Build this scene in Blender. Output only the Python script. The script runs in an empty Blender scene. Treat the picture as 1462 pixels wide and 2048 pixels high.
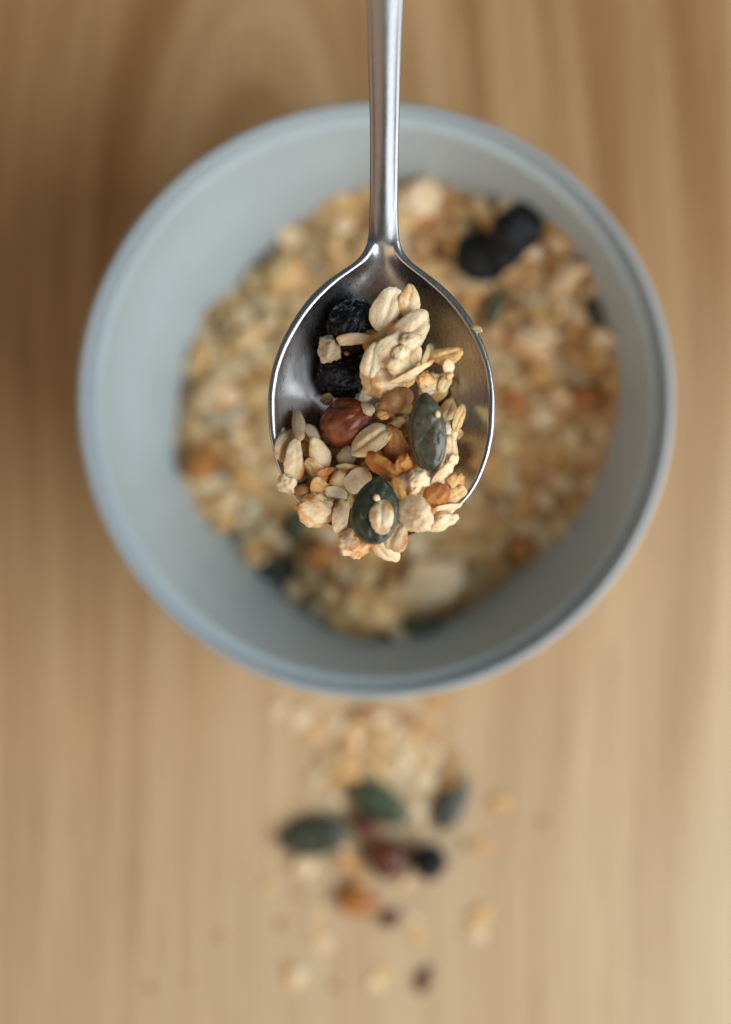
import bpy, bmesh, math, random
import numpy as np
from mathutils import Vector, Matrix, noise as mn

random.seed(7)
rng = np.random.default_rng(11)
S = bpy.context.scene
COL = S.collection
MM = 0.001

# ------------------------------------------------------------------ camera
CAM_Z = 445.0            # mm above the table top
FOC = 300.0              # mm from the lens to the spoon's rim plane
PXMM = 0.0923            # mm per photograph pixel on that plane
cam = bpy.data.cameras.new("camera")
cam_o = bpy.data.objects.new("camera", cam)
COL.objects.link(cam_o)
cam_o.location = (0, 0, CAM_Z * MM)
cam_o.rotation_euler = (0, 0, 0)
cam.sensor_fit = 'VERTICAL'
cam.sensor_height = 36.0
cam.sensor_width = 36.0
cam.lens = 36.0 * FOC / (2048 * PXMM)
cam.clip_start = 0.01
cam.clip_end = 50
cam.dof.use_dof = True
cam.dof.focus_distance = 0.2975
cam.dof.aperture_fstop = 4.7
cam.dof.aperture_blades = 0
S.camera = cam_o

# ------------------------------------------------------------------ light
w = bpy.data.worlds.new("World")
S.world = w
w.use_nodes = True
bg = w.node_tree.nodes["Background"]
bg.inputs[0].default_value = (0.43, 0.52, 0.55, 1)
bg.inputs[1].default_value = 0.18

def area(name, loc, target, sx, sy, energy, color, spread=180):
    l = bpy.data.lights.new(name, 'AREA')
    l.shape = 'RECTANGLE'
    l.size, l.size_y = sx, sy
    l.energy = energy
    l.color = color
    l.spread = math.radians(spread)
    o = bpy.data.objects.new(name, l)
    COL.objects.link(o)
    o.location = loc
    d = Vector(target) - Vector(loc)
    o.rotation_euler = d.to_track_quat('-Z', 'Y').to_euler()
    return o

# the window, off to the lower right of the table
area("window_light", (0.60, -0.24, 0.56), (0, 0, 0.05), 0.76, 0.76, 9.8, (0.93, 0.98, 1.0))
# added lamp at the lower left: warm fill, and brown reflection in the spoon
area("warm_fill_light", (-0.58, -0.58, 0.54), (0.0, 0.0, 0.18), 1.45, 0.82, 4.2, (1.0, 0.68, 0.44))

S.render.engine = 'CYCLES'
S.cycles.use_denoising = True
try:
    S.cycles.denoiser = 'OPENIMAGEDENOISE'
except Exception:
    pass
S.cycles.max_bounces = 8
S.view_settings.view_transform = 'Standard'
S.view_settings.look = 'None'
S.view_settings.gamma = 1.0
S.view_settings.use_curve_mapping = False
S.view_settings.exposure = 0.05

# ------------------------------------------------------------------ helpers
def at(px, py, z):
    """photograph pixel -> x, y in mm on the level z (mm above the table)"""
    k = PXMM * (CAM_Z - z) / FOC
    return (px - 731) * k, (1024 - py) * k

def mm_per_px(z):
    return PXMM * (CAM_Z - z) / FOC

def mesh_from(name, V, F, smooth=True):
    me = bpy.data.meshes.new(name)
    me.from_pydata([tuple(v) for v in V], [], F)
    me.update()
    if smooth:
        me.polygons.foreach_set("use_smooth", [True] * len(me.polygons))
    return me

def link(name, me, mat=None, parent=None):
    o = bpy.data.objects.new(name, me)
    COL.objects.link(o)
    if mat is not None and me is not None and not me.materials:
        me.materials.append(mat)
    if parent is not None:
        o.parent = parent
    return o

def tag(o, label, cat=None, group=None, kind=None):
    o["label"] = label
    if cat:
        o["category"] = cat
    if group:
        o["group"] = group
    if kind:
        o["kind"] = kind
    return o

def n1(x, y, z, s=0.0):
    return mn.noise(Vector((x + s * 17.31, y - s * 9.77, z + s * 5.13)))

# ------------------------------------------------------------------ materials
def new_mat(name):
    m = bpy.data.materials.new(name)
    m.use_nodes = True
    nt = m.node_tree
    return m, nt, nt.nodes["Principled BSDF"]

def N(nt, typ, **kw):
    n = nt.nodes.new(typ)
    for k, v in kw.items():
        setattr(n, k, v)
    return n

def ramp(nt, fac, stops):
    r = N(nt, 'ShaderNodeValToRGB')
    el = r.color_ramp.elements
    while len(el) < len(stops):
        el.new(0.5)
    for e, (p, c) in zip(el, stops):
        e.position = p
        e.color = (*c, 1)
    nt.links.new(fac, r.inputs[0])
    return r.outputs[0]

def mix(nt, fac, a, b, blend='MIX'):
    m = N(nt, 'ShaderNodeMix', data_type='RGBA', blend_type=blend)
    if isinstance(fac, (int, float)):
        m.inputs[0].default_value = fac
    else:
        nt.links.new(fac, m.inputs[0])
    for i, c in ((6, a), (7, b)):
        if isinstance(c, tuple):
            m.inputs[i].default_value = (*c, 1)
        else:
            nt.links.new(c, m.inputs[i])
    return m.outputs[2]

def math_n(nt, op, a, b=None, c=0.0):
    m = N(nt, 'ShaderNodeMath', operation=op)
    m.inputs[2].default_value = c
    for i, v in enumerate((a, b)):
        if v is None:
            continue
        if isinstance(v, (int, float)):
            m.inputs[i].default_value = v
        else:
            nt.links.new(v, m.inputs[i])
    return m.outputs[0]

def piece_coords(nt):
    """object coordinates shifted by a random amount per object and per island"""
    tc = N(nt, 'ShaderNodeTexCoord')
    oi = N(nt, 'ShaderNodeObjectInfo')
    ge = N(nt, 'ShaderNodeNewGeometry')
    r = math_n(nt, 'FRACT', math_n(nt, 'ADD', oi.outputs['Random'], ge.outputs['Random Per Island']))
    sh = N(nt, 'ShaderNodeVectorMath', operation='SCALE')
    sh.inputs[0].default_value = (0.37, 0.71, 0.53)
    nt.links.new(r, sh.inputs['Scale'])
    ad = N(nt, 'ShaderNodeVectorMath', operation='ADD')
    nt.links.new(tc.outputs['Object'], ad.inputs[0])
    nt.links.new(sh.outputs[0], ad.inputs[1])
    return ad.outputs[0], r

def noise(nt, vec, scale, detail=3, rough=0.55, dist=0.0):
    n = N(nt, 'ShaderNodeTexNoise')
    nt.links.new(vec, n.inputs['Vector'])
    n.inputs['Scale'].default_value = scale
    n.inputs['Detail'].default_value = detail
    n.inputs['Roughness'].default_value = rough
    n.inputs['Distortion'].default_value = dist
    return n.outputs[0]

def stretch(nt, vec, s):
    m = N(nt, 'ShaderNodeMapping')
    m.inputs['Scale'].default_value = s
    nt.links.new(vec, m.inputs['Vector'])
    return m.outputs[0]

def bump(nt, b, h, strength, dist):
    n = N(nt, 'ShaderNodeBump')
    n.inputs['Strength'].default_value = strength
    n.inputs['Distance'].default_value = dist
    nt.links.new(h, n.inputs['Height'])
    nt.links.new(n.outputs[0], b.inputs['Normal'])

def oat_material(name, pale, gold, brown, lo, hi, sss=0.35):
    m, nt, b = new_mat(name)
    v, r = piece_coords(nt)
    big = noise(nt, v, 210, 3, 0.6, 0.4)
    shifted = math_n(nt, 'ADD', big, math_n(nt, 'MULTIPLY', math_n(nt, 'SUBTRACT', r, 0.5), 0.26))
    at_ = N(nt, 'ShaderNodeAttribute', attribute_name="rim")
    edge = math_n(nt, 'MULTIPLY', math_n(nt, 'POWER', at_.outputs['Fac'], 4.0), ramp(nt, noise(nt, v, 330, 2, 0.6), [(0.42, (0, 0, 0)), (0.70, (0.42, 0.42, 0.42))]))
    shifted = math_n(nt, 'ADD', shifted, edge)
    c = ramp(nt, shifted, [(lo, pale), ((lo + hi) / 2, gold), (hi, brown)])
    streak = noise(nt, stretch(nt, v, (0.35, 1.6, 1.6)), 900, 3, 0.6)
    c = mix(nt, 0.30, c, ramp(nt, streak, [(0.30, (0.62, 0.42, 0.24)), (0.55, (1.0, 0.95, 0.86))]), 'MULTIPLY')
    fleck = noise(nt, v, 1500, 1, 0.5)
    c = mix(nt, ramp(nt, fleck, [(0.70, (0, 0, 0)), (0.76, (0.6, 0.6, 0.6))]), c, (0.36, 0.15, 0.05))
    nt.links.new(c, b.inputs['Base Color'])
    b.inputs['Roughness'].default_value = 0.44
    b.inputs['Specular IOR Level'].default_value = 0.45
    b.inputs['Subsurface Weight'].default_value = sss
    b.inputs['Subsurface Radius'].default_value = (1.0, 0.55, 0.28)
    b.inputs['Subsurface Scale'].default_value = 0.0018
    h = math_n(nt, 'ADD', noise(nt, v, 1300, 4, 0.6), math_n(nt, 'MULTIPLY', streak, 0.8))
    bump(nt, b, h, 0.85, 0.00026)
    return m

M = {}
M['pale'] = oat_material("oat_pale", (0.90, 0.74, 0.51), (0.88, 0.64, 0.38), (0.68, 0.31, 0.08), 0.46, 0.82)
M['gold'] = oat_material("oat_golden", (0.84, 0.62, 0.33), (0.76, 0.48, 0.19), (0.54, 0.22, 0.05), 0.38, 0.78)
M['toast'] = oat_material("oat_toasted", (0.80, 0.50, 0.23), (0.66, 0.29, 0.08), (0.40, 0.11, 0.02), 0.33, 0.70)
M['tan'] = oat_material("oat_tan", (0.52, 0.32, 0.15), (0.46, 0.25, 0.10), (0.30, 0.13, 0.04), 0.30, 0.75)
M['grey'] = oat_material("kernel_grey", (0.58, 0.47, 0.33), (0.50, 0.37, 0.23), (0.38, 0.22, 0.10), 0.38, 0.80)
M['bulk'] = oat_material("oat_bulk", (0.72, 0.50, 0.26), (0.60, 0.35, 0.14), (0.36, 0.14, 0.03), 0.34, 0.72, 0.05)

def seed_material(name, dark, light, rough):
    m, nt, b = new_mat(name)
    v, r = piece_coords(nt)
    c = ramp(nt, noise(nt, v, 260, 4, 0.6, 0.3), [(0.30, dark), (0.72, light)])
    sp = noise(nt, v, 900, 2, 0.5)
    c = mix(nt, ramp(nt, sp, [(0.68, (0, 0, 0)), (0.78, (0.45, 0.45, 0.45))]), c, (0.22, 0.17, 0.07))
    nt.links.new(c, b.inputs['Base Color'])
    at_ = N(nt, 'ShaderNodeAttribute', attribute_name="rim")
    c = mix(nt, ramp(nt, at_.outputs['Fac'], [(0.93, (0, 0, 0)), (0.985, (0.55, 0.55, 0.55))]), c, (0.15, 0.14, 0.075))
    nt.links.new(c, b.inputs['Base Color'])
    rr = ramp(nt, noise(nt, v, 700, 3), [(0.3, (rough - 0.1,) * 3), (0.7, (rough + 0.14,) * 3)])
    nt.links.new(rr, b.inputs['Roughness'])
    b.inputs['Specular IOR Level'].default_value = 0.6
    h = math_n(nt, 'ADD', noise(nt, v, 420, 3, 0.6), math_n(nt, 'MULTIPLY', noise(nt, v, 2200, 2), 0.3))
    bump(nt, b, h, 0.6, 0.00035)
    return m

M['pumpkin'] = seed_material("pumpkin_skin", (0.040, 0.041, 0.022), (0.110, 0.108, 0.068), 0.30)
M['pumpkin_dark'] = seed_material("pumpkin_skin_dark", (0.016, 0.024, 0.013), (0.044, 0.052, 0.028), 0.40)
M['pumpkin_green'] = seed_material("pumpkin_skin_green", (0.020, 0.036, 0.014), (0.050, 0.070, 0.022), 0.42)

def raisin_material():
    m, nt, b = new_mat("raisin_skin")
    v, r = piece_coords(nt)
    c = ramp(nt, noise(nt, v, 500, 4), [(0.35, (0.003, 0.004, 0.005)), (0.75, (0.011, 0.012, 0.014))])
    nt.links.new(c, b.inputs['Base Color'])
    b.inputs['Roughness'].default_value = 0.33
    b.inputs['Specular IOR Level'].default_value = 0.28
    bump(nt, b, noise(nt, v, 1100, 3, 0.6, 0.6), 0.7, 0.0004)
    return m
M['raisin'] = raisin_material()

def hazel_material(name, a, bcol, ccol):
    m, nt, b = new_mat(name)
    v, r = piece_coords(nt)
    st = noise(nt, stretch(nt, v, (0.22, 1.3, 1.3)), 420, 4, 0.6, 0.5)
    c = ramp(nt, st, [(0.28, a), (0.52, bcol), (0.78, ccol)])
    patch = noise(nt, v, 150, 2)
    c = mix(nt, ramp(nt, patch, [(0.5, (0, 0, 0)), (0.72, (0.65, 0.65, 0.65))]), c, ccol)
    nt.links.new(c, b.inputs['Base Color'])
    b.inputs['Roughness'].default_value = 0.36
    b.inputs['Specular IOR Level'].default_value = 0.5
    bump(nt, b, st, 0.45, 0.0003)
    return m
M['hazel'] = hazel_material("hazelnut_skin", (0.085, 0.018, 0.007), (0.21, 0.050, 0.016), (0.42, 0.13, 0.04))
M['hazel_red'] = hazel_material("hazelnut_skin_red", (0.055, 0.015, 0.007), (0.115, 0.032, 0.014), (0.20, 0.06, 0.026))
M['nut_orange'] = hazel_material("nut_orange", (0.22, 0.07, 0.012), (0.42, 0.15, 0.026), (0.55, 0.24, 0.06))

def steel_material(name, k, rbase):
    m, nt, b = new_mat(name)
    tc = N(nt, 'ShaderNodeTexCoord')
    v = tc.outputs['Object']
    b.inputs['Metallic'].default_value = 1.0
    smudge = noise(nt, v, 55, 4, 0.6, 0.6)
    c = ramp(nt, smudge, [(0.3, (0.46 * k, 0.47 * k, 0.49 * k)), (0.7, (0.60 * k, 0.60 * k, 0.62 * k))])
    nt.links.new(c, b.inputs['Base Color'])
    scr = noise(nt, stretch(nt, v, (1.0, 0.06, 1.0)), 2600, 3, 0.7)
    m2 = N(nt, 'ShaderNodeMapping')
    m2.inputs['Rotation'].default_value = (0, 0, 0.7)
    m2.inputs['Scale'].default_value = (1.0, 0.05, 1.0)
    nt.links.new(v, m2.inputs['Vector'])
    scr2 = noise(nt, m2.outputs[0], 1700, 2, 0.7)
    rr = math_n(nt, 'ADD', math_n(nt, 'MULTIPLY_ADD', smudge, 0.26, rbase), math_n(nt, 'MULTIPLY', scr, 0.22))
    nt.links.new(rr, b.inputs['Roughness'])
    bump(nt, b, math_n(nt, 'ADD', scr, scr2), 0.20, 0.00006)
    return m
M['steel'] = steel_material("spoon_steel", 0.95, 0.04)
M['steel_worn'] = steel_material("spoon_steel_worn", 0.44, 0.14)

def bowl_material(name, base, r0=0.34, r1=0.44):
    m, nt, b = new_mat(name)
    tc = N(nt, 'ShaderNodeTexCoord')
    v = tc.outputs['Object']
    n = noise(nt, v, 26, 4, 0.6)
    c = ramp(nt, n, [(0.3, tuple(x * 0.93 for x in base)), (0.7, tuple(min(1, x * 1.05) for x in base))])
    nt.links.new(c, b.inputs['Base Color'])
    rr = ramp(nt, noise(nt, v, 60, 3), [(0.3, (r0,) * 3), (0.7, (r1,) * 3)])
    nt.links.new(rr, b.inputs['Roughness'])
    b.inputs['Specular IOR Level'].default_value = 0.5
    bump(nt, b, noise(nt, v, 420, 2), 0.05, 0.0002)
    return m
M['bowl'] = bowl_material("bowl_glaze", (0.415, 0.485, 0.51))
M['rim'] = bowl_material("bowl_rim_glaze", (0.36, 0.41, 0.44), 0.22, 0.30)

def wood_material():
    m, nt, b = new_mat("oak_table")
    tc = N(nt, 'ShaderNodeTexCoord')
    v = tc.outputs['Object']
    warp = N(nt, 'ShaderNodeTexNoise')
    nt.links.new(stretch(nt, v, (1.0, 0.55, 1.0)), warp.inputs['Vector'])
    warp.inputs['Scale'].default_value = 5.5
    warp.inputs['Detail'].default_value = 2
    off = N(nt, 'ShaderNodeVectorMath', operation='MULTIPLY_ADD')
    nt.links.new(warp.outputs['Color'], off.inputs[0])
    off.inputs[1].default_value = (0.035, 0.0, 0.0)
    nt.links.new(v, off.inputs[2])
    vv = off.outputs[0]
    # growth rings: straight along the board, closing in arches at its far end
    sp = N(nt, 'ShaderNodeSeparateXYZ')
    nt.links.new(vv, sp.inputs[0])
    dx = math_n(nt, 'SUBTRACT', sp.outputs[0], -0.016)
    dy = math_n(nt, 'MULTIPLY', math_n(nt, 'MAXIMUM', math_n(nt, 'SUBTRACT', sp.outputs[1], 0.055), 0.0), 0.30)
    rad = math_n(nt, 'SQRT', math_n(nt, 'ADD', math_n(nt, 'MULTIPLY', dx, dx), math_n(nt, 'MULTIPLY', dy, dy)))
    cb = N(nt, 'ShaderNodeCombineXYZ')
    nt.links.new(rad, cb.inputs[0])
    nt.links.new(math_n(nt, 'MULTIPLY', sp.outputs[1], 0.04), cb.inputs[1])
    nt.links.new(math_n(nt, 'MULTIPLY', sp.outputs[0], 0.12), cb.inputs[2])
    ringv = cb.outputs[0]
    broad = noise(nt, ringv, 62, 3, 0.6)
    fine = noise(nt, stretch(nt, ringv, (1.0, 0.5, 1.0)), 260, 4, 0.6)
    pores = noise(nt, stretch(nt, v, (1.0, 0.03, 1.0)), 900, 2, 0.6)
    c = ramp(nt, broad, [(0.36, (0.37, 0.195, 0.075)), (0.50, (0.54, 0.335, 0.158)), (0.66, (0.64, 0.435, 0.24))])
    # window sheen and falloff painted in: darker far end, paler near end
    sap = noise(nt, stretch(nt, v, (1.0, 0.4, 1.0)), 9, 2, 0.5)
    sheen_f = math_n(nt, 'MULTIPLY_ADD', sp.outputs[1], -3.6, 0.30)
    sheen_f = math_n(nt, 'ADD', sheen_f, math_n(nt, 'MULTIPLY', sap, 0.5))
    sheen_c = ramp(nt, broad, [(0.30, (0.54, 0.385, 0.225)), (0.50, (0.585, 0.435, 0.265)), (0.72, (0.625, 0.485, 0.310))])
    c = mix(nt, ramp(nt, sheen_f, [(0.25, (0, 0, 0)), (1.0, (1, 1, 1))]), c, sheen_c)
    c = mix(nt, 0.36, c, ramp(nt, fine, [(0.28, (0.62, 0.50, 0.40)), (0.66, (1, 1, 1))]), 'MULTIPLY')
    c = mix(nt, 0.35, c, ramp(nt, pores, [(0.33, (0.55, 0.45, 0.36)), (0.46, (1, 1, 1))]), 'MULTIPLY')
    nt.links.new(c, b.inputs['Base Color'])
    rr = ramp(nt, fine, [(0.3, (0.32,) * 3), (0.7, (0.44,) * 3)])
    nt.links.new(rr, b.inputs['Roughness'])
    b.inputs['Specular IOR Level'].default_value = 0.45
    bump(nt, b, math_n(nt, 'ADD', fine, pores), 0.12, 0.0003)
    return m
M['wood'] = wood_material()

# ------------------------------------------------------------------ table top
bm = bmesh.new()
bmesh.ops.create_cube(bm, size=1.0)
bmesh.ops.scale(bm, vec=(1.5, 1.1, 0.03), verts=bm.verts)
bmesh.ops.bevel(bm, geom=bm.edges[:], offset=0.003, segments=2, affect='EDGES')
me = bpy.data.meshes.new("tabletop")
bm.to_mesh(me); bm.free()
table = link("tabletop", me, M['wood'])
table.location = (0.0, 0.0, -0.015)
tag(table, "pale oak wooden table top with fine lengthwise grain", kind='structure')

# ------------------------------------------------------------------ bowl
BX, BY = at(751, 800, 73)
RIM_Z = 73.0
R_OUT = 600 * mm_per_px(RIM_Z)
def lathe(name, prof, seg, mat, parent):
    V, F = [], []
    n = len(prof)
    for i in range(seg):
        a = 2 * math.pi * i / seg
        ca, sa = math.cos(a), math.sin(a)
        for r, z in prof:
            V.append((r * ca * MM, r * sa * MM, z * MM))
    for i in range(seg):
        j = (i + 1) % seg
        for k in range(n - 1):
            F.append((i * n + k, j * n + k, j * n + k + 1, i * n + k + 1))
    return link(name, mesh_from(name, V, F), mat, parent)

INNER = [(0.0, 4.0), (20, 4.05), (34, 4.8), (40.5, 6.8), (45.5, 10.5), (49.5, 16.0), (53.0, 23.5), (56.0, 31.5), (58.8, 40.0), (61.3, 48.0), (63.6, 55.5), (65.2, 60.8)]
_s = (R_OUT - 5.0) / 65.2
INNER = [(r * _s, z) for r, z in INNER]
INNER = [(r, 4.0 + (z - 4.0) * 1.123) for r, z in INNER]
INNER += [(R_OUT - 4.1, 69.0), (R_OUT - 3.4, 69.3), (R_OUT - 1.9, 69.4)]     # small shoulder under the lip
def smooth_prof(p, k=4):
    out = []
    n = len(p)
    for i in range(n - 1):
        p0, p1, p2, p3 = p[max(i - 1, 0)], p[i], p[i + 1], p[min(i + 2, n - 1)]
        for j in range(k):
            t = j / k
            out.append(tuple(0.5 * (2 * p1[q] + (p2[q] - p0[q]) * t + (2 * p0[q] - 5 * p1[q] + 4 * p2[q] - p3[q]) * t * t
                       + (3 * p1[q] - p0[q] - 3 * p2[q] + p3[q]) * t ** 3) for q in (0, 1)))
    out.append(p[-1])
    return out
INNER = smooth_prof(INNER)
bowl = bpy.data.objects.new("bowl", None)
COL.objects.link(bowl)
bowl.location = (BX * MM, BY * MM, 0)
bowl.empty_display_size = 0.02
tag(bowl, "round pale grey bowl filled with granola, standing on the table", "bowl")
outer = [(r + 2.0 + 0.4 * (1 - z / RIM_Z), z - 0.6 - 1.2 * (1 - z / RIM_Z)) for r, z in INNER if z > 4.5]
body_prof = [(max(r, 0.0), z) for r, z in INNER] + [outer[-1]] + outer[::-1][1:] + [(outer[0][0] - 2, 1.6), (0.0, 1.6)]
lathe("body", body_prof, 160, M['bowl'], bowl)
ri = INNER[-1][0]
ro = R_OUT
rimp = []
for i in range(21):            # rolled lip, a little proud of the wall
    a = 2 * math.pi * i / 20
    rimp.append((ro - 1.15 + math.cos(a) * 1.15, RIM_Z - 1.9 + math.sin(a) * 1.9))
lathe("rim", rimp, 160, M['rim'], bowl)
foot = [(33, 0.0), (36.5, 0.0), (37.5, 2.2), (33, 2.2), (33, 0.0)]
lathe("foot_ring", foot, 120, M['bowl'], bowl)

# ------------------------------------------------------------------ spoon
def pchip(xs, ys, x):
    xs, ys = np.asarray(xs, float), np.asarray(ys, float)
    h = np.diff(xs); d = np.diff(ys) / h
    m = np.zeros_like(ys)
    for i in range(1, len(xs) - 1):
        if d[i - 1] * d[i] > 0:
            w1, w2 = 2 * h[i] + h[i - 1], h[i] + 2 * h[i - 1]
            m[i] = (w1 + w2) / (w1 / d[i - 1] + w2 / d[i])
    m[0], m[-1] = d[0], d[-1]
    x = np.clip(np.asarray(x, float), xs[0], xs[-1])
    i = np.clip(np.searchsorted(xs, x) - 1, 0, len(h) - 1)
    t = (x - xs[i]) / h[i]
    return ((2 * t**3 - 3 * t**2 + 1) * ys[i] + (t**3 - 2 * t**2 + t) * h[i] * m[i]
            + (-2 * t**3 + 3 * t**2) * ys[i + 1] + (t**3 - t**2) * h[i] * m[i + 1])

SPZ = 145.0
OUT = [(-620, 770, 770), (-612, 752, 788), (-590, 728, 812), (-540, 708, 832), (-400, 712, 828), (-200, 724, 815), (0, 733, 806), (100, 736, 802), (230, 739.5, 799), (300, 740, 797.5), (400, 739.5, 796),
       (450, 738, 797), (480, 735, 800), (500, 727.5, 806), (520, 712, 821), (540, 684, 846), (560, 655, 873), (600, 614, 915),
       (650, 580, 950), (700, 556, 973), (750, 541.5, 986), (800, 535.5, 990.5), (850, 537, 989), (900, 545, 981), (950, 561, 964),
       (985, 580, 945), (1015, 607, 918), (1045, 645, 881), (1065, 687, 841), (1077, 728, 800), (1082, 764, 764)]
pys = np.array([o[0] for o in OUT], float)
hw2 = np.array([((o[2] - o[1]) / 2) ** 2 for o in OUT])
cxs = np.array([(o[2] + o[1]) / 2 for o in OUT])
def sp_half(py): return np.sqrt(np.maximum(pchip(pys, hw2, py), 0))
def sp_cx(py): return pchip(pys, cxs, py)
DEP = [(-620, -0.6), (0, -1.15), (300, -1.0), (400, -0.8), (440, -0.55), (474, -0.35), (489, 0.15), (504, 1.0), (530, 2.7), (580, 4.9), (640, 7.0), (720, 8.9), (800, 9.6), (880, 9.3), (960, 7.6), (1020, 4.9), (1060, 2.0), (1082, 0.0)]
def sp_dep(py): return pchip([a for a, _ in DEP], [b for _, b in DEP], py)
RISE = [(-620, 42.0), (-400, 35.0), (-200, 27.5), (0, 19.0), (150, 12.0), (300, 5.6), (400, 2.2), (480, 0.5), (560, 0.0), (900, 0.0), (1082, 0.8)]
def sp_rise(py): return pchip([a for a, _ in RISE], [b for _, b in RISE], py)
def sp_rimw(py): return pchip([-620, 380, 440, 500, 560, 640, 760, 1082], [0.5, 0.6, 0.9, 1.7, 2.0, 1.5, 0.95, 0.85], py)
def sp_thk(py): return pchip([-620, 0, 400, 480, 560, 700, 1082], [2.2, 3.0, 3.6, 3.0, 2.0, 1.4, 1.3], py)
Q = 0.92

def spoon_sections():
    tip = 1082 - 0.6
    a = [tip - (t ** 2) * 120 for t in np.linspace(0, 1, 26)]
    b = list(np.linspace(tip - 120, 380, 86)[1:])
    c = list(np.linspace(380, -590, 40)[1:])
    d = list(np.linspace(-590, -619.5, 10)[1:])
    return a + b + c + d
stations = spoon_sections()
KI, KB = 44, 24
rings = []
for py in stations:
    z = SPZ + float(sp_rise(py))
    k = mm_per_px(z)
    hwm = max(float(sp_half(py)) * k, 0.25)
    cx = (float(sp_cx(py)) - 731) * k
    y = (1024 - py) * k
    d = float(sp_dep(py)); t = float(sp_thk(py))
    rw = min(float(sp_rimw(py)), hwm * 0.45)
    wi = hwm - rw
    e = min(0.95, hwm * 0.7)
    ring = []
    for i in range(KI + 1):
        u = -1 + 2 * i / KI
        u = math.sin(u * math.pi / 2) * 0.6 + u * 0.4
        ring.append((cx + u * wi, y, z - d * max(1 - u * u, 0) ** Q))
    for ang in (70, 45, 20, -10, -45):              # rounded rim edge
        a = math.radians(ang)
        ring.append((cx + wi + rw * (0.35 + 0.65 * math.cos(a)) if ang > 0 else cx + wi + rw * (0.55 + 0.45 * math.cos(a)), y, z - e / 2 + math.sin(a) * e / 2))
    for i in range(1, KB):
        u = 1 - 2 * i / KB
        ring.append((cx + u * (hwm - 0.12 * rw), y, z - e * 0.85 - (max(d, -0.2) + t - e * 0.5) * max(1 - u * u, 0) ** Q))
    for ang in (-45, -10, 20, 45, 70):
        a = math.radians(ang)
        ring.append((cx - wi - rw * (0.35 + 0.65 * math.cos(a)) if ang > 0 else cx - wi - rw * (0.55 + 0.45 * math.cos(a)), y, z - e / 2 + math.sin(a) * e / 2))
    rings.append(ring)
nr_ = len(rings[0])
V = [tuple(c * MM for c in p) for r in rings for p in r]
F = []
for i in range(len(rings) - 1):
    for j in range(nr_):
        q = (j + 1) % nr_
        F.append((i * nr_ + j, i * nr_ + q, (i + 1) * nr_ + q, (i + 1) * nr_ + j))
full = mesh_from("full", V, F)
bm = bmesh.new(); bm.from_mesh(full); bmesh.ops.recalc_face_normals(bm, faces=bm.faces); bm.to_mesh(full); bm.free()
full.update()
polys = [tuple(p.vertices) for p in full.polygons]
VN = [tuple(v.normal) for v in full.vertices]
split_i = min(range(len(stations)), key=lambda i: abs(stations[i] - 486))
SPO = ((763 - 731) * PXMM * MM, (1024 - 800) * PXMM * MM, SPZ * MM)
spoon = bpy.data.objects.new("spoon", None)
COL.objects.link(spoon)
spoon.location = SPO
spoon.empty_display_size = 0.01
tag(spoon, "stainless steel spoon heaped with granola, held above the bowl", "spoon")
def sub_spoon(name, keep, mat):
    fs = [f for f in polys if keep(min(v // nr_ for v in f))]
    used = sorted({v for f in fs for v in f})
    mp = {v: i for i, v in enumerate(used)}
    vs = [(V[v][0] - SPO[0], V[v][1] - SPO[1], V[v][2] - SPO[2]) for v in used]
    ff = [tuple(mp[v] for v in f) for f in fs]
    nv = len(vs)
    last = [mp[v] for v in used if v // nr_ == len(rings) - 1]
    me = mesh_from(name, vs, ff)
    me.normals_split_custom_set_from_vertices([VN[v] for v in used])
    return link(name, me, mat, spoon)
sub_spoon("spoon_bowl", lambda i: i < split_i, M['steel'])
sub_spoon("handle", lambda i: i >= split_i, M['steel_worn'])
bpy.data.meshes.remove(full)

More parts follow.
